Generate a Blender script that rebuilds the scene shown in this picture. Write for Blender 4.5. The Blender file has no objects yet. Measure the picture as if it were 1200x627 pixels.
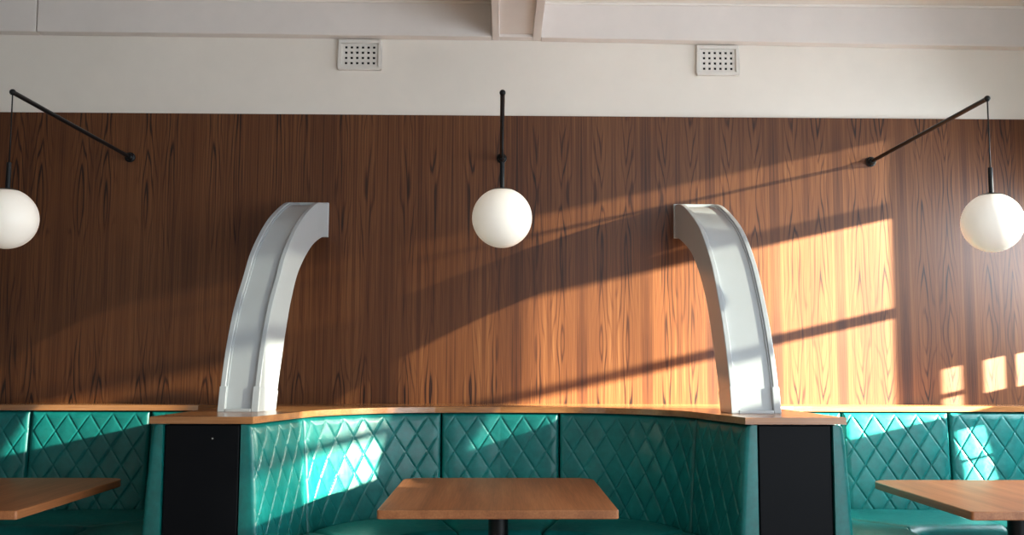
import bpy, bmesh, math, random
from mathutils import Vector, Matrix
from math import pi, sin, cos, sqrt, exp, radians, atan

S = bpy.context.scene
COL = S.collection
random.seed(7)

# ------------------------------------------------------------------ measures (metres)
WALL_Y = 4.84          # face of the veneered wall
RIGHT_X = 3.0          # inner face of the window wall
LEFT_X = -4.4
FRONT_Y = -3.0
CEIL_Z = 2.915
PANEL_TOP = 2.368      # top of the veneer
LEDGE_Z = 0.9907       # top of the wooden ledge
LEDGE_T = 0.024
END_Y = 3.61           # front end of the two booth dividers
SEAT_Z = 0.535
TABLE_Z = 0.72

# ------------------------------------------------------------------ node helpers
def new_mat(name):
    m = bpy.data.materials.new(name); m.use_nodes = True
    nt = m.node_tree; nt.nodes.clear()
    out = nt.nodes.new('ShaderNodeOutputMaterial')
    b = nt.nodes.new('ShaderNodeBsdfPrincipled')
    nt.links.new(b.outputs[0], out.inputs[0])
    return m, nt, b, out

def setin(nt, sock, v):
    if isinstance(v, bpy.types.NodeSocket): nt.links.new(v, sock)
    else: sock.default_value = v

def M(nt, op, a, b=0.0, c=None, clamp=False):
    n = nt.nodes.new('ShaderNodeMath'); n.operation = op; n.use_clamp = clamp
    setin(nt, n.inputs[0], a); setin(nt, n.inputs[1], b)
    if c is not None: setin(nt, n.inputs[2], c)
    return n.outputs[0]

def noise(nt, vec, scale=1.0, detail=2.0, rough=0.5):
    n = nt.nodes.new('ShaderNodeTexNoise')
    nt.links.new(vec, n.inputs['Vector'])
    n.inputs['Scale'].default_value = scale; n.inputs['Detail'].default_value = detail
    n.inputs['Roughness'].default_value = rough
    return n.outputs['Fac']

def comb(nt, x, y, z):
    n = nt.nodes.new('ShaderNodeCombineXYZ')
    setin(nt, n.inputs[0], x); setin(nt, n.inputs[1], y); setin(nt, n.inputs[2], z)
    return n.outputs[0]

def ramp(nt, fac, stops):
    n = nt.nodes.new('ShaderNodeValToRGB'); nt.links.new(fac, n.inputs[0])
    e = n.color_ramp.elements
    while len(e) < len(stops): e.new(0.5)
    for k, (p, c) in enumerate(stops):
        e[k].position = p; e[k].color = (*c, 1) if len(c) == 3 else c
    return n.outputs[0]

def mixc(nt, fac, a, b, mode='MIX'):
    n = nt.nodes.new('ShaderNodeMix'); n.data_type = 'RGBA'; n.blend_type = mode
    setin(nt, n.inputs[0], fac)
    for s, v in ((n.inputs[6], a), (n.inputs[7], b)):
        if isinstance(v, bpy.types.NodeSocket): nt.links.new(v, s)
        else: s.default_value = (*v, 1)
    return n.outputs[2]

def obj_xyz(nt):
    t = nt.nodes.new('ShaderNodeTexCoord')
    s = nt.nodes.new('ShaderNodeSeparateXYZ'); nt.links.new(t.outputs['Object'], s.inputs[0])
    return t.outputs['Object'], s.outputs[0], s.outputs[1], s.outputs[2]

def bump(nt, bsdf, h, strength=0.2, dist=0.002):
    n = nt.nodes.new('ShaderNodeBump'); n.inputs['Strength'].default_value = strength
    n.inputs['Distance'].default_value = dist
    nt.links.new(h, n.inputs['Height']); nt.links.new(n.outputs[0], bsdf.inputs['Normal'])

# ------------------------------------------------------------------ materials
def mat_plain(name, col, rough=0.5, metal=0.0, var=0.0, vscale=6.0, bmp=0.0, bscale=60.0, spec=0.5, coat=0.0):
    m, nt, b, o = new_mat(name)
    v, x, y, z = obj_xyz(nt)
    b.inputs['Roughness'].default_value = rough; b.inputs['Metallic'].default_value = metal
    b.inputs['Specular IOR Level'].default_value = spec
    b.inputs['Coat Weight'].default_value = coat
    n = noise(nt, v, vscale, 4.0, 0.6)
    lo = tuple(c * (1 - var) for c in col); hi = tuple(min(1, c * (1 + var)) for c in col)
    nt.links.new(ramp(nt, n, [(0.25, lo), (0.75, hi)]), b.inputs['Base Color'])
    if bmp > 0: bump(nt, b, noise(nt, v, bscale, 3.0, 0.6), bmp)
    return m

def mat_veneer():
    m, nt, b, o = new_mat('teak_veneer')
    v, x, y, z = obj_xyz(nt)
    leaf = 0.1545
    xs = M(nt, 'ADD', x, 30.0 + 0.053)
    u = M(nt, 'PINGPONG', xs, leaf)                                   # bookmatched leaves
    lid = M(nt, 'FLOOR', M(nt, 'DIVIDE', xs, leaf * 2))
    ldr = M(nt, 'MULTIPLY', lid, 0.10)
    # slow vertical wander of the figure, nearly the same in neighbouring leaves
    wander = noise(nt, comb(nt, M(nt, 'ADD', ldr, 3.1), 0.0, M(nt, 'MULTIPLY', z, 1.35)), 1.0, 1.5, 0.5)
    fine_w = noise(nt, comb(nt, M(nt, 'MULTIPLY', u, 18.0), ldr, M(nt, 'MULTIPLY', z, 1.6)), 1.0, 2.0, 0.5)
    du = M(nt, 'ABSOLUTE', M(nt, 'SUBTRACT', u, 0.060))
    field = M(nt, 'ADD', M(nt, 'MULTIPLY', du, 11.0), M(nt, 'MULTIPLY', wander, 2.6))
    field = M(nt, 'ADD', field, M(nt, 'MULTIPLY', fine_w, 0.75))
    rings = M(nt, 'SINE', M(nt, 'MULTIPLY', field, 2 * pi * 3.6))
    r01 = M(nt, 'MULTIPLY_ADD', rings, 0.5, 0.5)
    lines = M(nt, 'POWER', r01, 7.0)
    # the figure is only strong around the flames, elsewhere straight grain
    zone = noise(nt, comb(nt, M(nt, 'MULTIPLY', u, 9.0), ldr, M(nt, 'MULTIPLY', z, 2.1)), 1.0, 2.0, 0.5)
    zone = ramp(nt, zone, [(0.40, (0.12,) * 3), (0.62, (1,) * 3)])
    near = M(nt, 'SUBTRACT', 1.0, M(nt, 'MULTIPLY', du, 16.0), clamp=True)
    lines = M(nt, 'MULTIPLY', lines, M(nt, 'MULTIPLY', zone, near))
    # straight pores and streaks
    st1 = noise(nt, comb(nt, M(nt, 'MULTIPLY', u, 260.0), ldr, M(nt, 'MULTIPLY', z, 2.2)), 1.0, 3.0, 0.6)
    st2 = noise(nt, comb(nt, M(nt, 'MULTIPLY', u, 62.0), M(nt, 'ADD', ldr, 9.0), M(nt, 'MULTIPLY', z, 0.55)), 1.0, 2.0, 0.5)
    st3 = noise(nt, comb(nt, M(nt, 'MULTIPLY', x, 3.0), 4.0, M(nt, 'MULTIPLY', z, 0.35)), 1.0, 2.0, 0.5)
    edge = M(nt, 'POWER', M(nt, 'DIVIDE', u, leaf), 9.0)               # dark sapwood joint on one side of each pair
    tone = M(nt, 'ADD', M(nt, 'MULTIPLY', st1, 0.52), M(nt, 'MULTIPLY', st2, 0.34))
    tone = M(nt, 'ADD', tone, M(nt, 'MULTIPLY', st3, 0.30))
    tone = M(nt, 'SUBTRACT', tone, M(nt, 'MULTIPLY', edge, 0.12))
    tone = M(nt, 'SUBTRACT', tone, M(nt, 'MULTIPLY', lines, 0.50))
    col = ramp(nt, tone, [(0.22, (0.010, 0.0022, 0.0007)), (0.42, (0.054, 0.0142, 0.0036)),
                          (0.58, (0.122, 0.0400, 0.0115)), (0.80, (0.215, 0.092, 0.033))])
    nt.links.new(col, b.inputs['Base Color'])
    b.inputs['Roughness'].default_value = 0.40
    b.inputs['Specular IOR Level'].default_value = 0.42
    bump(nt, b, st1, 0.06, 0.001)
    return m

def mat_wood(name, axis, dark, mid, light, rough=0.3, coat=0.15, k=1.0):
    """oiled solid wood, grain running along one axis"""
    m, nt, b, o = new_mat(name)
    v, x, y, z = obj_xyz(nt)
    c = [x, y, z]
    def sc(across, along):
        return comb(nt, *[M(nt, 'MULTIPLY', c[i], along if i == axis else across) for i in range(3)])
    n1 = noise(nt, sc(14 * k, 1.0), 1.0, 3.0, 0.55)
    n2 = noise(nt, sc(150 * k, 4.0), 1.0, 3.0, 0.6)
    n3 = noise(nt, sc(420 * k, 12.0), 1.0, 1.0, 0.5)
    t = M(nt, 'ADD', M(nt, 'MULTIPLY', n1, 0.52), M(nt, 'MULTIPLY', n2, 0.36))
    t = M(nt, 'ADD', t, M(nt, 'MULTIPLY', n3, 0.14))
    nt.links.new(ramp(nt, t, [(0.32, dark), (0.52, mid), (0.72, light)]), b.inputs['Base Color'])
    b.inputs['Roughness'].default_value = rough
    b.inputs['Coat Weight'].default_value = coat; b.inputs['Coat Roughness'].default_value = 0.18
    bump(nt, b, n2, 0.05, 0.001)
    return m

def mat_leather():
    m, nt, b, o = new_mat('teal_leather')
    v, x, y, z = obj_xyz(nt)
    big = noise(nt, v, 5.0, 4.0, 0.6)
    sml = noise(nt, v, 42.0, 4.0, 0.65)
    t = M(nt, 'ADD', M(nt, 'MULTIPLY', big, 0.65), M(nt, 'MULTIPLY', sml, 0.35))
    nt.links.new(ramp(nt, t, [(0.30, (0.002, 0.098, 0.090)), (0.5, (0.003, 0.146, 0.140)), (0.72, (0.008, 0.220, 0.208))]),
                 b.inputs['Base Color'])
    nt.links.new(ramp(nt, sml, [(0.3, (0.30,) * 3), (0.7, (0.42,) * 3)]), b.inputs['Roughness'])
    b.inputs['Specular IOR Level'].default_value = 0.42
    vo = nt.nodes.new('ShaderNodeTexVoronoi'); vo.inputs['Scale'].default_value = 420
    nt.links.new(v, vo.inputs['Vector'])
    h = M(nt, 'ADD', M(nt, 'MULTIPLY', vo.outputs['Distance'], 0.15), M(nt, 'MULTIPLY', noise(nt, v, 16.0, 3.0, 0.6), 1.0))
    bump(nt, b, h, 0.22, 0.004)
    return m

def mat_plaster(name, col, blot=0.06):
    m, nt, b, o = new_mat(name)
    v, x, y, z = obj_xyz(nt)
    n1 = noise(nt, v, 1.1, 4.0, 0.6); n2 = noise(nt, v, 9.0, 5.0, 0.6)
    t = M(nt, 'ADD', M(nt, 'MULTIPLY', n1, 0.7), M(nt, 'MULTIPLY', n2, 0.3))
    lo = tuple(c * (1 - blot) for c in col); hi = tuple(min(1, c * (1 + blot * .5)) for c in col)
    nt.links.new(ramp(nt, t, [(0.3, lo), (0.65, hi)]), b.inputs['Base Color'])
    b.inputs['Roughness'].default_value = 0.55
    bump(nt, b, n2, 0.12, 0.004)
    return m

def mat_glass(name, tint):
    m, nt, b, o = new_mat(name)
    nt.nodes.remove(b)
    t = nt.nodes.new('ShaderNodeBsdfTransparent'); t.inputs[0].default_value = (*tint, 1)
    g = nt.nodes.new('ShaderNodeBsdfGlossy'); g.inputs['Roughness'].default_value = 0.02
    mx = nt.nodes.new('ShaderNodeMixShader'); mx.inputs[0].default_value = 0.06
    nt.links.new(t.outputs[0], mx.inputs[1]); nt.links.new(g.outputs[0], mx.inputs[2])
    nt.links.new(mx.outputs[0], o.inputs[0])
    return m

def mat_opal():
    m, nt, b, o = new_mat('opal_glass')
    b.inputs['Base Color'].default_value = (0.88, 0.85, 0.80, 1)
    b.inputs['Roughness'].default_value = 0.28
    b.inputs['Specular IOR Level'].default_value = 0.35
    b.inputs['Emission Color'].default_value = (1.0, 0.84, 0.66, 1)
    b.inputs['Emission Strength'].default_value = OPAL_GLOW
    return m

OPAL_GLOW = 0.20
VENEER = mat_veneer()
TABLEWOOD = mat_wood('table_wood', 1, (0.18, 0.058, 0.018), (0.34, 0.120, 0.040), (0.48, 0.195, 0.074), 0.45, 0.0)
LEDGEWOOD = mat_wood('ledge_wood', 0, (0.20, 0.075, 0.025), (0.36, 0.150, 0.052), (0.50, 0.235, 0.09), 0.25, 0.3)
LEATHER = mat_leather()
PLASTER = mat_plaster('cream_plaster', (0.83, 0.765, 0.69))
FASCIA = mat_plaster('fascia_paint', (0.76, 0.70, 0.665), 0.08)
CEILP = mat_plaster('ceiling_paint', (0.82, 0.77, 0.72))
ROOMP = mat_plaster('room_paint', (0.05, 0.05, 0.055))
WHITE = mat_plain('white_gloss_paint', (0.45, 0.485, 0.51), 0.22, 0, 0.02, 5, 0.0, spec=0.5)
VENTP = mat_plain('vent_paint', (0.74, 0.70, 0.65), 0.45, 0, 0.05, 30)
BLACKM = mat_plain('black_metal', (0.006, 0.0065, 0.0075), 0.42, 0.0, 0.1, 40, 0.02, spec=0.25)
BLACKP = mat_plain('black_laminate', (0.0022, 0.0027, 0.0042), 0.5, 0, 0.15, 3, 0.01, spec=0.12)
DARK = mat_plain('duct_dark', (0.006, 0.006, 0.006), 0.9, 0, 0.1, 10)
FLOORM = mat_wood('floor_boards', 1, (0.10, 0.08, 0.06), (0.17, 0.14, 0.11), (0.23, 0.19, 0.15), 0.4, 0.0)
FRAMEM = mat_plain('window_frame_paint', (0.55, 0.52, 0.48), 0.4, 0, 0.03, 8)
OPAL = mat_opal()
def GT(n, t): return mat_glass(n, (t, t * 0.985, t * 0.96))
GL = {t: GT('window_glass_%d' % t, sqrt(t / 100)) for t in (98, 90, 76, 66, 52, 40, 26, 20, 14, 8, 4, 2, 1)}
# lower sash, upper sash, transom from the corner; tints invented to fade the sun
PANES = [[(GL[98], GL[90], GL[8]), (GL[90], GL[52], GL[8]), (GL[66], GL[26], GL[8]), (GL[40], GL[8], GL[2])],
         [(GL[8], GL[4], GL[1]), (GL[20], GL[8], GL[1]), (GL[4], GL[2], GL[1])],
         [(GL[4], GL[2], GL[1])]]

# ------------------------------------------------------------------ object helpers
def tag(o, label=None, cat=None, group=None, kind=None):
    if label: o['label'] = label
    if cat: o['category'] = cat
    if group: o['group'] = group
    if kind: o['kind'] = kind
    return o

def empty(name, loc, label, cat, group=None):
    o = bpy.data.objects.new(name, None); COL.objects.link(o); o.location = loc
    o.empty_display_size = 0.1
    return tag(o, label, cat, group)

def link(name, bm, mat, parent=None, smooth=False, bevel=0.0, segs=2, angle=35):
    """bm in world coordinates -> ONE mesh object (re-based to its parent)"""
    bmesh.ops.recalc_face_normals(bm, faces=bm.faces[:])
    if parent is not None:
        base = Vector((0, 0, 0)); p = parent
        while p is not None: base += Vector(p.location); p = p.parent
        bmesh.ops.translate(bm, verts=bm.verts[:], vec=-base)
    me = bpy.data.meshes.new(name); bm.to_mesh(me); bm.free()
    me.materials.append(mat)
    if smooth:
        for f in me.polygons: f.use_smooth = True
    o = bpy.data.objects.new(name, me); COL.objects.link(o)
    if parent is not None: o.parent = parent
    if bevel > 0:
        md = o.modifiers.new('bevel', 'BEVEL'); md.width = bevel; md.segments = segs
        md.limit_method = 'ANGLE'; md.angle_limit = radians(angle); md.harden_normals = False
    return o

def box(bm, x0, x1, y0, y1, z0, z1):
    vs = [bm.verts.new(p) for p in ((x0, y0, z0), (x1, y0, z0), (x1, y1, z0), (x0, y1, z0),
                                    (x0, y0, z1), (x1, y0, z1), (x1, y1, z1), (x0, y1, z1))]
    for f in ((0, 3, 2, 1), (4, 5, 6, 7), (0, 1, 5, 4), (1, 2, 6, 5), (2, 3, 7, 6), (3, 0, 4, 7)):
        bm.faces.new([vs[i] for i in f])
    return bm

def B(*a): return box(bmesh.new(), *a)

def prism(bm, poly, z0, z1):
    lo = [bm.verts.new((x, y, z0)) for x, y in poly]; hi = [bm.verts.new((x, y, z1)) for x, y in poly]
    n = len(poly)
    bm.faces.new(lo[::-1]); bm.faces.new(hi)
    for i in range(n): bm.faces.new((lo[i], lo[(i + 1) % n], hi[(i + 1) % n], hi[i]))
    return bm

def tube(bm, pts, r, seg=14, caps=True):
    pts = [Vector(p) for p in pts]; rings = []
    for i, p in enumerate(pts):
        d = (pts[min(i + 1, len(pts) - 1)] - pts[max(i - 1, 0)]).normalized()
        a = d.orthogonal().normalized(); b = d.cross(a)
        rr = r[i] if isinstance(r, (list, tuple)) else r
        rings.append([bm.verts.new(p + (a * cos(2 * pi * k / seg) + b * sin(2 * pi * k / seg)) * rr) for k in range(seg)])
    # keep ring orientation consistent on straight tubes
    for A_, B_ in zip(rings, rings[1:]):
        for k in range(seg): bm.faces.new((A_[k], A_[(k + 1) % seg], B_[(k + 1) % seg], B_[k]))
    if caps: bm.faces.new(rings[0][::-1]); bm.faces.new(rings[-1])
    return bm

def lathe(bm, c, prof, seg=48, axis='Z'):
    rings = []
    for r, h in prof:
        ring = []
        for k in range(seg):
            a = 2 * pi * k / seg
            if axis == 'Z': p = (c[0] + r * cos(a), c[1] + r * sin(a), c[2] + h)
            else: p = (c[0] + r * cos(a), c[1] + h, c[2] + r * sin(a))
            ring.append(bm.verts.new(p))
        rings.append(ring)
    for A_, B_ in zip(rings, rings[1:]):
        for k in range(seg): bm.faces.new((A_[k], A_[(k + 1) % seg], B_[(k + 1) % seg], B_[k]))
    bm.faces.new(rings[0][::-1]); bm.faces.new(rings[-1])
    return bm

def structure(name, bm, mat, bevel=0.0, parent=None, smooth=False):
    o = link(name, bm, mat, parent, smooth, bevel)
    if parent is None: o['kind'] = 'structure'
    return o

# ------------------------------------------------------------------ the room
structure('floor', B(LEFT_X - .2, RIGHT_X + .2, FRONT_Y - .2, WALL_Y + .3, -0.1, 0), FLOORM)
structure('ceiling', B(LEFT_X - .2, RIGHT_X + .2, FRONT_Y - .2, WALL_Y + .3, CEIL_Z, CEIL_Z + .1), CEILP)
structure('wall_back', B(LEFT_X - .2, RIGHT_X + .2, WALL_Y + 0.012, WALL_Y + .2, 0, CEIL_Z), PLASTER)
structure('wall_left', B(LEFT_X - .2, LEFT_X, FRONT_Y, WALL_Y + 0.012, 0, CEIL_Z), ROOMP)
structure('trim_1', B(LEFT_X, RIGHT_X, WALL_Y, WALL_Y + .012, 0, PANEL_TOP), VENEER)      # veneer panelling

# window wall on the right, with its openings
WT = 0.10
SILLS = [1.15, 1.46, 0.15, 0.15, 0.15]      # far ones added and cut low for their sheen; second raised to block sun
MAIN_TOP, TR_BOT, TR_TOP = 2.145, 2.215, 2.56
WINS = [(3.63, 4.455), (2.25, 3.605), (0.40, 1.70), (-1.15, 0.20), (-2.75, -1.35)]
SLOTS_A = (4.50, 4.69, 1.13, 1.38)       # unseen opening added beside the corner for spots of sun on the wall
SLOTS_B = (4.25, 4.41, 0.80, 1.12)       # unseen opening added under the first window for a sun spot on the backrest
def slab_with_holes(x0, x1, y0, y1, z0, z1, holes):
    ys = sorted({y0, y1, *[h[0] for h in holes], *[h[1] for h in holes]})
    zs = sorted({z0, z1, *[h[2] for h in holes], *[h[3] for h in holes]})
    bm = bmesh.new()
    for a, b in zip(ys, ys[1:]):
        run = None
        for c, d in zip(zs, zs[1:]):
            my, mz = (a + b) / 2, (c + d) / 2
            if any(h[0] < my < h[1] and h[2] < mz < h[3] for h in holes): continue
            box(bm, x0, x1, a, b, c, d)
    bmesh.ops.remove_doubles(bm, verts=bm.verts[:], dist=1e-5)
    return bm
holes = [(a, b, SILLS[i], TR_TOP) for i, (a, b) in enumerate(WINS)] + [SLOTS_A, SLOTS_B]
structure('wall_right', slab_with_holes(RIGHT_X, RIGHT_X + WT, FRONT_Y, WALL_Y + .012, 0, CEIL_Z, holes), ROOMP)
for i, (a, b) in enumerate(WINS):
    f = bmesh.new()
    xa, xb = RIGHT_X + 0.03, RIGHT_X + 0.075
    sl = SILLS[i]
    for z0, z1 in ((sl, sl + .02), (MAIN_TOP, TR_BOT), (TR_TOP - .03, TR_TOP), (1.665, 1.708)):
        box(f, xa, xb, a, b, z0, z1)
    for y0, y1 in ((a, a + .016), (b - .006, b)):
        box(f, xa, xb, y0, y1, sl, TR_TOP)
    w = structure('window_%d' % (i + 1), f, FRAMEM)
    lights = PANES[min(i, 2)]
    k = len(lights); gy = [b - .005 + (a + .015 - b + .005) * j / k for j in range(k + 1)]
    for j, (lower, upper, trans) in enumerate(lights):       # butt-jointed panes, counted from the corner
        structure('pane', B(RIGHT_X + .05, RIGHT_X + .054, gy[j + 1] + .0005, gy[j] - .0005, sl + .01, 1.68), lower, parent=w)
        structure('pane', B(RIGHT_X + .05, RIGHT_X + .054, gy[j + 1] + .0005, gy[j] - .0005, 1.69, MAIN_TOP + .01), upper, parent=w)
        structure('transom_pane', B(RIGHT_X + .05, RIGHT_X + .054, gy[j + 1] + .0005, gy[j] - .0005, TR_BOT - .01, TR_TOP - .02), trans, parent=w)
def slot_board(name, o, slots):  # thin board added to the window wall, its slots shaping the sun
    structure(name, slab_with_holes(RIGHT_X + .002, RIGHT_X + .010, o[0], o[1], o[2], o[3], slots), FRAMEM)
slot_board('window_6', SLOTS_A, [(4.527, 4.563, 1.245, 1.365), (4.527, 4.563, 1.145, 1.222), (4.598, 4.634, 1.205, 1.36), (4.651, 4.686, 1.20, 1.355)])
slot_board('window_7', SLOTS_B, [(4.319, 4.365, 0.84, 0.945), (4.319, 4.365, 0.958, 1.09)])

# unseen front wall behind the camera: piers between openings placed for fill light
fb = bmesh.new()
FW = [(-4.0, -2.4), (-1.6, 0.2), (1.4, 2.9)]
xs = [LEFT_X - .2] + [v for p in FW for v in p] + [RIGHT_X + .2]
for a, b in zip(xs[0::2], xs[1::2]): box(fb, a, b, FRONT_Y - .2, FRONT_Y, 0, CEIL_Z)
for a, b in FW:
    box(fb, a, b, FRONT_Y - .2, FRONT_Y, 0, 0.5); box(fb, a, b, FRONT_Y - .2, FRONT_Y, 2.7, CEIL_Z)
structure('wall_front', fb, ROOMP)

# fascia band under the ceiling (three boards) and the boxed beam that runs out to the street
FY = WALL_Y - 0.050
FASC_Z = 2.742
BX0, BX1 = -0.048, 0.188
def fascia(x0, x1, dz0, dz1):
    bm = bmesh.new()
    v = []
    for y in (FY, WALL_Y + .011):
        for x, dz in ((x0, dz0), (x1, dz1)):
            v.append([bm.verts.new((x, y, FASC_Z + dz)), bm.verts.new((x, y, CEIL_Z))])
    a, b, c, d = v
    for q in ((a[0], b[0], b[1], a[1]), (c[0], c[1], d[1], d[0]), (a[0], c[0], d[0], b[0]),
              (a[1], b[1], d[1], c[1]), (a[0], a[1], c[1], c[0]), (b[0], d[0], d[1], b[1])): bm.faces.new(q)
    return bm
structure('trim_2', fascia(LEFT_X, -2.2205, 0.014, 0.006), FASCIA, 0.004)
structure('trim_3', fascia(-2.2155, BX0 - .001, 0.006, -0.001), FASCIA, 0.004)
structure('trim_4', fascia(BX1 + .001, RIGHT_X, -0.003, -0.033), FASCIA, 0.004)
# little quirk bead where fascia meets the ceiling
structure('trim_5', B(LEFT_X, BX0 - .001, FY - .012, FY, CEIL_Z - .012, CEIL_Z), CEILP, 0.003)
structure('trim_6', B(BX1 + .001, RIGHT_X, FY - .012, FY, CEIL_Z - .012, CEIL_Z), CEILP, 0.003)
bb = bmesh.new()
box(bb, BX0, BX1, FRONT_Y, WALL_Y + .011, FASC_Z + .016, CEIL_Z)
beam = structure('trim_7', bb, FASCIA)
structure('edge_moulding', B(BX0, BX0 + .036, FRONT_Y, WALL_Y + .011, FASC_Z, FASC_Z + .0165), FASCIA, 0.003, parent=beam)
structure('edge_moulding', B(BX1 - .040, BX1, FRONT_Y, WALL_Y + .011, FASC_Z, FASC_Z + .0165), FASCIA, 0.003, parent=beam)
structure('edge_moulding', B(BX0 + .036, BX1 - .040, WALL_Y - .045, WALL_Y + .011, FASC_Z, FASC_Z + .0165), FASCIA, 0.003, parent=beam)

# ------------------------------------------------------------------ paths for the curved booths
class Path:
    def __init__(self, segs):
        pts = []
        for s in segs:
            n = 24 if len(s) == 4 else 8
            for i in range(n + 1):
                t = i / n
                if len(s) == 2: p = Vector(s[0]).lerp(Vector(s[1]), t)
                else:
                    a, b, c, d = map(Vector, s)
                    p = a * (1 - t) ** 3 + b * 3 * t * (1 - t) ** 2 + c * 3 * t * t * (1 - t) + d * t ** 3
                if not pts or (p - pts[-1]).length > 1e-5: pts.append(p)
        self.p = pts; self.s = [0.0]
        for a, b in zip(pts, pts[1:]): self.s.append(self.s[-1] + (b - a).length)
        self.L = self.s[-1]
    def pos(self, s):
        s = min(max(s, 0), self.L)
        for i in range(len(self.p) - 1):
            if s <= self.s[i + 1] + 1e-9:
                t = (s - self.s[i]) / (self.s[i + 1] - self.s[i]); return self.p[i].lerp(self.p[i + 1], t)
        return self.p[-1]
    def at(self, s, e=0.03):
        p = self.pos(s); d = (self.pos(s + e) - self.pos(s - e)).normalized()
        return p, Vector((d.y, -d.x))
    def find(self, x, y):
        q = Vector((x, y)); return min(((p - q).length, s) for p, s in zip(self.p, self.s))[1]

def V2(*a): return Vector(a)
SIDE_A, SIDE_B = (-0.868, END_Y), (-0.770, 4.05)
CEN_B = (-0.255, 4.487)
def mx(p): return (-p[0], p[1])
C1, C2 = (-0.722, 4.265), (-0.50, 4.47)
center_path = Path([(SIDE_A, SIDE_B), (SIDE_B, C1, C2, CEN_B), (CEN_B, (0, 4.505)), ((0, 4.505), mx(CEN_B)),
                    (mx(CEN_B), mx(C2), mx(C1), mx(SIDE_B)), (mx(SIDE_B), mx(SIDE_A))])
seat_in = Path([((-0.435, END_Y), (-0.43, 3.72)), ((-0.43, 3.72), (-0.40, 3.93), (-0.30, 4.03), (-0.16, 4.045)),
                ((-0.16, 4.045), (0.16, 4.045)), ((0.16, 4.045), (0.30, 4.03), (0.40, 3.93), (0.43, 3.72)),
                ((0.43, 3.72), (0.435, END_Y))])
BACK_Y = 4.655
# right-hand booth (the left-hand one is its mirror image): starts at the divider front, turns, runs to the right
def side_path(m):
    P = lambda x, y: (m * x, y)
    segs = [(P(1.205, END_Y), P(1.178, 4.40)), (P(1.178, 4.40), P(1.172, 4.58), P(1.24, 4.648), P(1.40, BACK_Y)),
            (P(1.40, BACK_Y), P(2.97 if m > 0 else 3.3, BACK_Y))]
    ins = [(P(1.62, END_Y), P(1.615, 4.02)), (P(1.615, 4.02), P(1.615, 4.12), P(1.66, 4.16), P(1.76, 4.165)),
           (P(1.76, 4.165), P(2.97 if m > 0 else 3.3, 4.165))]
    if m < 0:
        segs = [s[::-1] for s in segs[::-1]]; ins = [s[::-1] for s in ins[::-1]]
    return Path(segs), Path(ins)

QA, QB = 0.0995, 0.150
def quilt(s, z):
    p = s / QA + z / QB; q = s / QA - z / QB
    dp = abs(p - round(p)); dq = abs(q - round(q))
    g = (1 - exp(-(dp / 0.030) ** 2)) * (1 - exp(-(dq / 0.030) ** 2))
    return 0.0045 * g + 0.0020 * sin(pi * (p % 1)) * sin(pi * (q % 1)) * 1.0

def back_panel(path, s0, s1, parent, z0=SEAT_Z - .03, z1=LEDGE_Z - LEDGE_T - .003, lean=0.032, top=0.0, back=0.036, name='backrest_panel', quilted=True):
    g = 0.0025
    s0 += g; s1 -= g
    st = 0.0036
    nu = max(4, round((s1 - s0) / st)); nz = round((z1 - z0) / st)
    R = 0.016; mid = (s0 + s1) / 2
    bm = bmesh.new(); grid = []; 
    us = [s0 + (s1 - s0) * i / nu for i in range(nu + 1)]
    pn = [path.at(s) for s in us]
    def off(s, z):
        t = (z1 - z) / (z1 - z0)
        de = min(s - s0, s1 - s, z1 - z, z - z0)
        rnd = 0.0 if de >= R else R - sqrt(max(0, R * R - (R - de) ** 2))
        q = quilt(s - mid, z - z1 + 0.012) * min(1, de / 0.03) if quilted else 0
        return top + lean * (t ** 0.8) + q - rnd * 0.9
    for j in range(nz + 1):
        z = z0 + (z1 - z0) * j / nz
        row = []
        for (p, n), s in zip(pn, us):
            v = p + n * off(s, z); row.append(bm.verts.new((v.x, v.y, z)))
        grid.append(row)
    for j in range(nz):
        for i in range(nu): bm.faces.new((grid[j][i], grid[j][i + 1], grid[j + 1][i + 1], grid[j + 1][i]))
    bk = {}
    def bv(i, j):
        if (i, j) not in bk:
            p, n = pn[i]; v = p - n * back; z = z0 + (z1 - z0) * j / nz
            bk[i, j] = bm.verts.new((v.x, v.y, z))
        return bk[i, j]
    for i in range(nu):
        for j in (0, nz): bm.faces.new((grid[j][i], bv(i, j), bv(i + 1, j), grid[j][i + 1]))
        if True: bm.faces.new((bv(i, 0), bv(i, nz), bv(i + 1, nz), bv(i + 1, 0)))
    for i in (0, nu):
        for j in range(nz): bm.faces.new((grid[j][i], grid[j + 1][i], bv(i, j + 1), bv(i, j)))
    return link(name, bm, LEATHER, parent, smooth=False)

def shade_auto(o, ang=40):
    me = o.data
    for f in me.polygons: f.use_smooth = True
    me.set_sharp_from_angle(angle=radians(ang))

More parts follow.
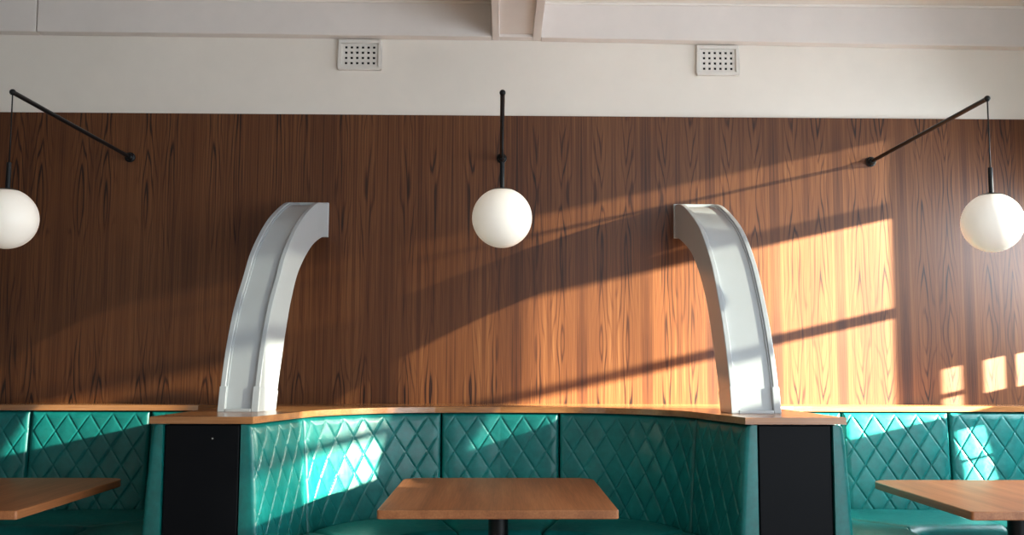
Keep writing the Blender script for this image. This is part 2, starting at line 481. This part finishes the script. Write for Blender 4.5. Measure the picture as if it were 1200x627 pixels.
def seat_cushion(pa, a0, a1, pb, b0, b1, parent):
    """one seat segment between the backrest line pa and the front line pb"""
    nu, nv = 40, 26
    bm = bmesh.new(); top = []; R = 0.035; T = 0.11
    for j in range(nv + 1):
        v = j / nv; row = []
        for i in range(nu + 1):
            u = i / nu
            u_ = 0.006 + u * 0.988
            A, n = pa.at(a0 + (a1 - a0) * u_); A = A + n * 0.045
            Bp = pb.pos(b0 + (b1 - b0) * u_)
            p = A.lerp(Bp, v)
            L = (Bp - A).length; W = (a1 - a0)
            de = min((1 - v) * L, min(u_, 1 - u_) * abs(W) * 0.7 + 0.004, v * L + .01)
            r = 0 if de >= R else R - sqrt(max(0, R * R - (R - de) ** 2))
            z = SEAT_Z + 0.012 * sin(pi * u) * sin(pi * min(1, v + .1)) - r
            row.append(bm.verts.new((p.x, p.y, z)))
        top.append(row)
    for j in range(nv):
        for i in range(nu): bm.faces.new((top[j][i], top[j][i + 1], top[j + 1][i + 1], top[j + 1][i]))
    lo = {}
    def lv(i, j):
        if (i, j) not in lo:
            c = top[j][i].co; lo[i, j] = bm.verts.new((c.x, c.y, SEAT_Z - T))
        return lo[i, j]
    for i in range(nu):
        for j in (0, nv): bm.faces.new((top[j][i], lv(i, j), lv(i + 1, j), top[j][i + 1]))
        bm.faces.new((lv(i, 0), lv(i, nv), lv(i + 1, nv), lv(i + 1, 0)))
    for j in range(nv):
        for i in (0, nu): bm.faces.new((top[j][i], lv(i, j), lv(i, j + 1), top[j + 1][i]))
    o = link('seat_cushion', bm, LEATHER, parent); shade_auto(o, 60)
    return o

def seat_base(pa, pb, parent, n=60):
    poly = []
    for i in range(n + 1):
        p, nn = pa.at(pa.L * i / n); p = p + nn * 0.04; poly.append((p.x, p.y))
    for i in range(n, -1, -1):
        a, nn = pa.at(pa.L * i / n); p = pb.pos(pb.L * i / n).lerp(a, 0.07); poly.append((p.x, p.y))
    bm = bmesh.new()
    N = n + 1
    lo = [bm.verts.new((x, y, 0)) for x, y in poly]; hi = [bm.verts.new((x, y, SEAT_Z - .112)) for x, y in poly]
    for i in range(n):
        k = 2 * N - 1 - i
        bm.faces.new((hi[i], hi[i + 1], hi[k - 1], hi[k])); bm.faces.new((lo[i], lo[k], lo[k - 1], lo[i + 1]))
    T = 2 * N
    for i in range(T): bm.faces.new((lo[i], lo[(i + 1) % T], hi[(i + 1) % T], hi[i]))
    o = link('seat_base', bm, LEATHER, parent); shade_auto(o, 50)
    return o

# ------------------------------------------------------------------ banquettes
def banquette(loc, label, path, inner, seams, seat_cuts):
    r = empty('banquette', loc, label, 'booth seating', None)
    ss = [0.0] + seams + [path.L]
    for a, b in zip(ss, ss[1:]):
        shade_auto(back_panel(path, a, b, r), 50)
    cs = [0.0] + seat_cuts + [1.0]
    for (a, ia), (b, ib) in zip(cs_pairs(cs), cs_pairs(cs)[1:]):
        seat_cushion(path, path.L * a, path.L * b, inner, inner.L * ia, inner.L * ib, r)
    seat_base(path, inner, r)
    return r
def cs_pairs(cs): return [(c, c) if not isinstance(c, tuple) else c for c in cs]

sm = [center_path.find(*SIDE_B), center_path.find(*CEN_B), center_path.find(*mx(CEN_B)), center_path.find(*mx(SIDE_B))]
L = center_path.L; Li = seat_in.L
i1 = seat_in.find(-0.16, 4.045) / Li
banquette((0, 4.3, 0), 'teal quilted leather booth seat curving around the middle table', center_path, seat_in,
          sm, [(sm[0] / L, seat_in.find(-0.43, 3.72) / Li), (sm[1] / L, i1), (sm[2] / L, 1 - i1), (sm[3] / L, 1 - seat_in.find(-0.43, 3.72) / Li)])

rp, ri = side_path(1)
rs = [rp.find(1.40, BACK_Y) - 0.0]
base = rp.find(1.40, BACK_Y)
rs = [base + 0.145, base + 0.145 + 0.49, base + 0.145 + 0.98]
corner = rp.find(1.215, 4.60)
banquette((2.1, 4.3, 0), 'teal quilted leather booth seat behind the right-hand table, brightest in the daylight', rp, ri, [0.62] + rs,
          [(corner / rp.L, ri.find(1.64, 4.13) / ri.L), ((base + .635) / rp.L, (ri.find(1.76, 4.165) + .29) / ri.L)])
lp, li = side_path(-1)
ls = [lp.L - s for s in rs][::-1]
ls = [lp.L - (base + .165 + .53 + .53), lp.L - (base + .165 + .53), lp.L - (base + .165)]
banquette((-2.1, 4.3, 0), 'dark shaded teal quilted leather booth seat behind the left-hand table', lp, li, ls + [lp.L - 0.62],
          [(1 - (base + .7) / lp.L, 1 - (ri.find(1.76, 4.165) + .35) / li.L), (1 - corner / lp.L, 1 - ri.find(1.64, 4.13) / li.L)])

# ------------------------------------------------------------------ dividers (black end panel + carcass)
def divider(m, label):
    P = lambda x, y: (m * x, y)
    r = empty('booth_divider', (m * 1.05, END_Y + .02, 0), label, 'booth divider', 'black booth dividers')
    top = LEDGE_Z - LEDGE_T - 0.001
    body = [P(0.915, END_Y + .034), P(1.157, END_Y + .034), P(1.125, 4.45), P(1.12, WALL_Y - .002), P(0.76, WALL_Y - .002), P(0.74, 4.46), P(0.82, 4.12)]
    link('carcass', prism(bmesh.new(), body if m > 0 else body[::-1], 0, top), BLACKP, r)
    link('end_panel', B(*sorted((m * 0.908, m * 1.164)), END_Y + .012, END_Y + .034, 0, top - .004), BLACKP, r, bevel=.003)
    sc = bmesh.new()
    lathe(sc, (m * 1.0, END_Y + .012, 0.915), [(0.0025, 0.0), (0.003, -0.0012)], 12, 'Y')
    if m < 0: link("screw", sc, FRAMEM, r)
    else: sc.free()
    return r
divider(-1, 'black end panel divider left of the middle table, teal padding on both sides')
divider(1, 'black end panel divider right of the middle table, teal padding on both sides')

# ------------------------------------------------------------------ one continuous wooden ledge
poly = []
FRONT = [( -1.214, END_Y - .004), (-0.862, END_Y - .004)]
inner_edge = []
for i in range(81):
    p, n = center_path.at(center_path.L * i / 80); q = p + n * 0.010; inner_edge.append((q.x, q.y))
def outer_edge(path, rev=False):
    pts = []
    n = 60
    for i in range(n + 1):
        p, nn = path.at(path.L * i / n); q = p + nn * 0.010; pts.append((q.x, q.y))
    return pts
le = outer_edge(lp); re_ = outer_edge(rp)
le[-1] = (le[-1][0], END_Y - .004); re_[0] = (re_[0][0], END_Y - .004)
inner_edge[0] = (inner_edge[0][0], END_Y - .004); inner_edge[-1] = (inner_edge[-1][0], END_Y - .004)
le[0] = (LEFT_X + .002, le[0][1]); re_[-1] = (RIGHT_X - .002, re_[-1][1])
poly = le + inner_edge + re_ + [(RIGHT_X - .002, WALL_Y - .001), (LEFT_X + .002, WALL_Y - .001)]
from mathutils.geometry import tessellate_polygon
clean = [poly[0]]
for q in poly[1:]:
    if (Vector(q) - Vector(clean[-1])).length > 1e-4: clean.append(q)
poly = clean
bm = bmesh.new()
lo = [bm.verts.new((x, y, LEDGE_Z - LEDGE_T)) for x, y in poly]; hi = [bm.verts.new((x, y, LEDGE_Z)) for x, y in poly]
for t in tessellate_polygon([[Vector((x, y, 0)) for x, y in poly]]):
    bm.faces.new([hi[i] for i in t]); bm.faces.new([lo[i] for i in t][::-1])
for i in range(len(poly)): bm.faces.new((lo[i], lo[(i + 1) % len(poly)], hi[(i + 1) % len(poly)], hi[i]))
lg = link('ledge', bm, LEDGEWOOD, None, bevel=.003, segs=2, angle=50)
tag(lg, 'long polished wooden ledge along the wall above the teal backrests and over both dividers', 'ledge')

# ------------------------------------------------------------------ white arches
def catmull(pts, n=8):
    out = []
    P = [pts[0]] + list(pts) + [pts[-1]]
    for i in range(1, len(P) - 2):
        p0, p1, p2, p3 = map(Vector, P[i - 1:i + 3])
        for k in range(n):
            t = k / n
            out.append(0.5 * (2 * p1 + (p2 - p0) * t + (2 * p0 - 5 * p1 + 4 * p2 - p3) * t * t + (3 * p1 - p0 - 3 * p2 + p3) * t ** 3))
    out.append(Vector(pts[-1])); return out
FRONT_L = [(0, 1.934), (0.095, 1.925), (0.20, 1.900), (0.40, 1.795), (0.570, 1.650), (0.66, 1.523), (0.745, 1.395), (0.812, 1.242), (0.85, 1.113), (0.873, LEDGE_Z)]
FRONT_R = [(0, 1.936), (0.13, 1.920), (0.282, 1.867), (0.497, 1.757), (0.661, 1.611), (0.761, 1.473), (0.840, 1.333), (0.896, 1.2), (0.928, 1.102), (0.953, LEDGE_Z)]
BACK_L = [(0, 1.777), (0.108, 1.757), (0.258, 1.695), (0.417, 1.577), (0.506, 1.449), (0.564, 1.321), (0.61, 1.197), (0.645, 1.094), (0.674, LEDGE_Z)]
BACK_R = [(0, 1.780), (0.121, 1.755), (0.340, 1.668), (0.497, 1.547), (0.607, 1.414), (0.682, 1.27), (0.745, 1.133), (0.796, LEDGE_Z)]
def resample(pts, n):
    s = [0]
    for a, b in zip(pts, pts[1:]): s.append(s[-1] + (b - a).length)
    out = []
    for i in range(n + 1):
        t = s[-1] * i / n
        k = max(j for j in range(len(s)) if s[j] <= t + 1e-9); k = min(k, len(pts) - 2)
        out.append(pts[k].lerp(pts[k + 1], (t - s[k]) / (s[k + 1] - s[k])))
    return out

def arch(m, wall_x, ang, width, label, Fp, Bp):
    n = 56
    Fc = resample(catmull(Fp), n); Bc = resample(catmull(Bp), n)
    root = empty('arched_bracket', (m * (wall_x + .11), WALL_Y - .8, LEDGE_Z), label, 'arch', 'white arched brackets')
    a = radians(ang)
    def P(w, d, z):        # w: sideways from the inner face, d: distance from the wall
        return (m * (wall_x + w * cos(a) + d * sin(a)), WALL_Y - d * cos(a) + w * sin(a) * 0 - 0.0005, z)
    def sweep(name, w0, w1, df, db, i0=0, i1=n, mat=WHITE, bev=0.0025):
        bm = bmesh.new(); rings = []
        for i in range(i0, i1 + 1):
            f, b = Fc[i], Bc[i]; dirv = (f - b).normalized()
            f2 = f + dirv * df; b2 = b - dirv * db
            if i == n: f2.y = b2.y = LEDGE_Z
            if i == 0: f2.x = b2.x = 0.0
            rings.append([bm.verts.new(P(w0, f2.x, f2.y)), bm.verts.new(P(w1, f2.x, f2.y)),
                          bm.verts.new(P(w1, b2.x, b2.y)), bm.verts.new(P(w0, b2.x, b2.y))])
        for A_, B_ in zip(rings, rings[1:]):
            for k in range(4): bm.faces.new((A_[k], A_[(k + 1) % 4], B_[(k + 1) % 4], B_[k]))
        bm.faces.new(rings[0][::-1]); bm.faces.new(rings[-1])
        o = link(name, bm, mat, root, bevel=bev, segs=2, angle=40)
        return o
    rim = 0.020
    for o in (sweep('web', rim + .0005, width - rim - .0005, -0.013, -0.012, bev=0),):
        shade_auto(o, 30)
    for w0, w1 in ((0, rim), (width - rim, width)):
        shade_auto(sweep('flange', w0, w1, 0.0, 0.0), 30)
        # raised bead just inside each flange
        q = (w1 + .0006, w1 + .0056) if w0 == 0 else (w0 - .0056, w0 - .0006)
        shade_auto(sweep('bead', q[0], q[1], -0.007, -0.012, bev=0), 30)
    # shoe blocks at the bottom of the flanges and the toe strip between them
    kb = n - 4
    for w0, w1 in ((-0.002, rim + .006), (width - rim - .006, width + .002)):
        sweep('shoe_block', w0, w1, 0.0035, 0.002, kb, n)
    f, b = Fc[n], Bc[n]
    bm = bmesh.new()
    v = [P(w, d, z) for w in (rim + .007, width - rim - .007) for d in (f.x - .012, f.x + .004) for z in (LEDGE_Z, LEDGE_Z + .013)]
    vs = [bm.verts.new(p) for p in v]
    for q in ((0, 1, 3, 2), (4, 6, 7, 5), (0, 4, 5, 1), (2, 3, 7, 6), (0, 2, 6, 4), (1, 5, 7, 3)): bm.faces.new([vs[i] for i in q])
    link('toe_strip', bm, WHITE, root, bevel=.002)
    bm = bmesh.new()
    v = [P(w, d, z) for w in (-.004, width + .004) for d in (0.0, 0.016) for z in (Bp[0][1] - .004, Fp[0][1] + .004)]
    vs = [bm.verts.new(p) for p in v]
    for q in ((0, 1, 3, 2), (4, 6, 7, 5), (0, 4, 5, 1), (2, 3, 7, 6), (0, 2, 6, 4), (1, 5, 7, 3)): bm.faces.new([vs[i] for i in q])
    link('wall_plate', bm, WHITE, root, bevel=.002)
    return root
arch(-1, 0.822, 7.0, 0.153, 'white curved arch left of the middle lamp, leaning from ledge to wall', FRONT_L, BACK_L)
arch(1, 0.827, 2.9, 0.186, 'white curved arch right of the middle lamp, its inner side in shade', FRONT_R, BACK_R)

# ------------------------------------------------------------------ wall lamps
def lamp(x, z, tip, label):
    root = empty('wall_lamp', (x, WALL_Y, z), label, 'lamp', 'globe wall lamps')
    bm = bmesh.new()
    lathe(bm, (x, WALL_Y, z), [(0.024, -0.001), (0.024, -0.010), (0.017, -0.014), (0.017, -0.030), (0.012, -0.036)], 32, 'Y')
    link('wall_mount', bm, BLACKM, root, smooth=True, bevel=0)
    shade_auto(root.children[0], 35)
    tx, ty, tz = tip
    bm = bmesh.new(); tube(bm, [(x, WALL_Y - .03, z), (tx, ty, tz)], 0.0088, 20)
    o = link('arm', bm, BLACKM, root); shade_auto(o, 40)
    bm = bmesh.new(); bmesh.ops.create_uvsphere(bm, u_segments=20, v_segments=12, radius=0.0115, matrix=Matrix.Translation((tx, ty, tz)))
    link('arm_tip', bm, BLACKM, root, smooth=True)
    R = 0.1085
    gz = tz - 0.4625          # globe centre
    bm = bmesh.new(); tube(bm, [(tx, ty, tz - .008), (tx + .0006, ty, tz - .15), (tx, ty, gz + R + .092)], 0.0026, 10)
    o = link('cord', bm, BLACKM, root, smooth=True)
    bm = bmesh.new(); tube(bm, [(tx, ty, gz + R + .095), (tx, ty, gz + R + .002)], 0.0085, 20)
    o = link('stem', bm, BLACKM, root); shade_auto(o, 40)
    bm = bmesh.new()
    prof = []
    h0 = R * cos(0.42)
    for k in range(9):
        t = 0.42 * (1 - k / 8); prof.append((max(0.0088, (R + .0015) * sin(t)), (R + .0015) * cos(t)))
    lathe(bm, (tx, ty, gz), prof, 40)
    o = link('cap', bm, BLACKM, root); shade_auto(o, 40)
    bm = bmesh.new(); bmesh.ops.create_uvsphere(bm, u_segments=64, v_segments=40, radius=R, matrix=Matrix.Translation((tx, ty, gz)))
    link('globe', bm, OPAL, root, smooth=True)
    return root
lamp(-1.766, 2.152, (-1.772, 3.67, 2.152), 'black arm wall lamp with white globe at the left edge above the dark panelling')
lamp(0.001, 2.158, (0.003, 3.67, 2.164), 'black arm wall lamp with white globe in the middle between the white arches')
lamp(1.782, 2.153, (1.793, 3.67, 2.156), 'black arm wall lamp with white globe at the right edge, above the right-hand table')

# ------------------------------------------------------------------ air vents
def vent(x0, x1, z0, z1, label):
    yb = WALL_Y + .012
    root = empty('air_vent', ((x0 + x1) / 2, yb, z0), label, 'vent', 'perforated air vents')
    f = 0.017
    bm = bmesh.new()
    for a in ((x0, x1, z0, z0 + f), (x0, x1, z1 - f, z1), (x0, x0 + f, z0 + f, z1 - f), (x1 - f, x1, z0 + f, z1 - f)):
        box(bm, a[0], a[1], yb - .022, yb - .0005, a[2], a[3])
    bmesh.ops.remove_doubles(bm, verts=bm.verts[:], dist=1e-5)
    link('frame', bm, VENTP, root, bevel=.003)
    gx0, gx1, gz0, gz1 = x0 + f + .0005, x1 - f - .0005, z0 + f + .0005, z1 - f - .0005
    nx, nz, h = 6, 4, 0.0118
    sx = (gx1 - gx0 - .012) / nx; sz = (gz1 - gz0 - .010) / nz
    xs, zs = [gx0], [gz0]
    for i in range(nx):
        c = gx0 + .006 + sx * (i + .5); xs += [c - h / 2, c + h / 2]
    for j in range(nz):
        c = gz0 + .005 + sz * (j + .5); zs += [c - h / 2, c + h / 2]
    xs.append(gx1); zs.append(gz1)
    bm = bmesh.new()
    for i in range(len(xs) - 1):
        for j in range(len(zs) - 1):
            if i % 2 == 1 and j % 2 == 1: continue
            box(bm, xs[i], xs[i + 1], yb - .012, yb - .006, zs[j], zs[j + 1])
    bmesh.ops.remove_doubles(bm, verts=bm.verts[:], dist=1e-5)
    kill = [fc for fc in bm.faces if sum(1 for g in bm.faces if False)]
    link('grille', bm, VENTP, root)
    link('duct_opening', B(gx0, gx1, yb - .003, yb - .0006, gz0, gz1), DARK, root)  # near-black plate painted in for the shade behind the holes
    return root
vent(-0.789, -0.581, 2.586, 2.735, 'square-holed cream air vent high on the wall, left of the ceiling beam')
vent(0.946, 1.152, 2.573, 2.722, 'square-holed cream air vent high on the wall, right of the ceiling beam')

# ------------------------------------------------------------------ tables
def table(cx, y0, y1, w, label):
    root = empty('dining_table', (cx, (y0 + y1) / 2, 0), label, 'table', 'booth tables')
    x0, x1 = cx - w / 2, cx + w / 2
    pts = []
    def corner_(px, py, r, a0):
        for k in range(9):
            a = a0 + pi / 2 * k / 8; pts.append((px + r * cos(a), py + r * sin(a)))
    rb, rf = 0.075, 0.010
    corner_(x1 - rf, y0 + rf, rf, -pi / 2); corner_(x1 - rb, y1 - rb, rb, 0)
    corner_(x0 + rb, y1 - rb, rb, pi / 2); corner_(x0 + rf, y0 + rf, rf, pi)
    o = link('table_top', prism(bmesh.new(), pts, TABLE_Z - .028, TABLE_Z), TABLEWOOD, root, bevel=.003, segs=2, angle=50)
    cy = (y0 + y1) / 2 + .02
    bm = bmesh.new(); lathe(bm, (cx, cy, 0.012), [(0.036, 0), (0.036, TABLE_Z - .028 - .022)], 32)
    o = link('pedestal', bm, BLACKM, root); shade_auto(o, 40)
    bm = bmesh.new(); lathe(bm, (cx, cy, TABLE_Z - .028 - .0105), [(0.11, 0), (0.13, 0.010)], 40)
    o = link('mounting_plate', bm, BLACKM, root); shade_auto(o, 40)
    bm = bmesh.new(); lathe(bm, (cx, cy, 0.0005), [(0.24, 0), (0.24, 0.008), (0.235, 0.012), (0.05, 0.018), (0.037, 0.03)], 48)
    o = link('floor_base', bm, BLACKM, root); shade_auto(o, 40)
    return root
table(-0.006, 3.258, 4.186, 0.757, 'polished brown wooden table in the middle booth, seen whole')
table(-1.870, 3.250, 4.183, 0.757, 'dim brown wooden table cut by the left edge, in the dark booth')
table(1.850, 3.225, 4.115, 0.757, 'brown wooden table cut by the right edge, in the bright booth')

# ------------------------------------------------------------------ camera
F, PX, PY = 1200.0, 611.0, 313.5
PITCH, YAW, ROLL = atan(115 / F), atan(24 / F), radians(-0.14)
fw = Vector((sin(YAW) * cos(PITCH), cos(YAW) * cos(PITCH), sin(PITCH)))
rt = Vector((cos(YAW), -sin(YAW), 0)); up = rt.cross(fw)
rot = Matrix.Rotation(ROLL, 3, fw)
rt, up = rot @ rt, rot @ up
cd = bpy.data.cameras.new('camera'); cam = bpy.data.objects.new('camera', cd); COL.objects.link(cam)
cam.matrix_world = Matrix(((rt.x, up.x, -fw.x, 0), (rt.y, up.y, -fw.y, 0), (rt.z, up.z, -fw.z, 1.17), (0, 0, 0, 1)))
cd.sensor_width = 36; cd.sensor_fit = 'HORIZONTAL'; cd.lens = 36 * F / 1200
cd.shift_x = -(PX - 600) / 1200; cd.shift_y = 0
cd.clip_start = 0.05
S.camera = cam

# ------------------------------------------------------------------ light
SUN_K, SUN_S = 2.95, 0.224
def light(name, kind, energy, color, loc=(0, 0, 0), direction=None, **kw):
    d = bpy.data.lights.new(name, kind); d.energy = energy; d.color = color
    for k, v in kw.items(): setattr(d, k, v)
    o = bpy.data.objects.new(name, d); COL.objects.link(o); o.location = loc
    if direction: o.rotation_euler = Vector(direction).to_track_quat('-Z', 'Y').to_euler()
    return o
light('sun', 'SUN', 155, (1.0, 1.0, 0.82), (8, 0, 4), (-SUN_K, 1, -SUN_S * SUN_K), angle=radians(0.8))
SKY = (0.84, 0.93, 1.0)
for i, (a, b) in enumerate(WINS):  # area lamps added inside the panes as sky fill, far ones for sheen
    light('window_daylight', 'AREA', [50, 26, 56, 52, 46][i], SKY, (RIGHT_X + .02, (a + b) / 2, [1.62, 1.85, 1.25, 1.25, 1.25][i]), (-1, 0, [-0.75, -0.5, 0, 0, 0][i]),
          shape='RECTANGLE', size=(b - a), size_y=[0.95, 1.0, 2.1, 2.1, 2.1][i])
for i, (a, b) in enumerate(FW):  # unseen fill lamps added behind the camera, strongest on the right
    light('street_daylight', 'AREA', [0.05, 0.3, 42][i], SKY, ((a + b) / 2, FRONT_Y - .02, 1.6), (0, 1, 0),
          shape='RECTANGLE', size=(b - a), size_y=2.1)
w = bpy.data.worlds.new('sky'); S.world = w; w.use_nodes = True
nt = w.node_tree; nt.nodes.clear()
o = nt.nodes.new('ShaderNodeOutputWorld'); bg = nt.nodes.new('ShaderNodeBackground')
bg.inputs[0].default_value = (0.62, 0.78, 1.0, 1); bg.inputs[1].default_value = 0.25
nt.links.new(bg.outputs[0], o.inputs[0])

# ------------------------------------------------------------------ view
S.view_settings.view_transform = 'Standard'; S.view_settings.look = 'None'
S.view_settings.gamma = 1.0; S.view_settings.use_curve_mapping = False
S.view_settings.exposure = 0.22
S.cycles.use_denoising = True
S.cycles.max_bounces = 10; S.cycles.diffuse_bounces = 6; S.cycles.transparent_max_bounces = 12
S.cycles.sample_clamp_indirect = 8.0
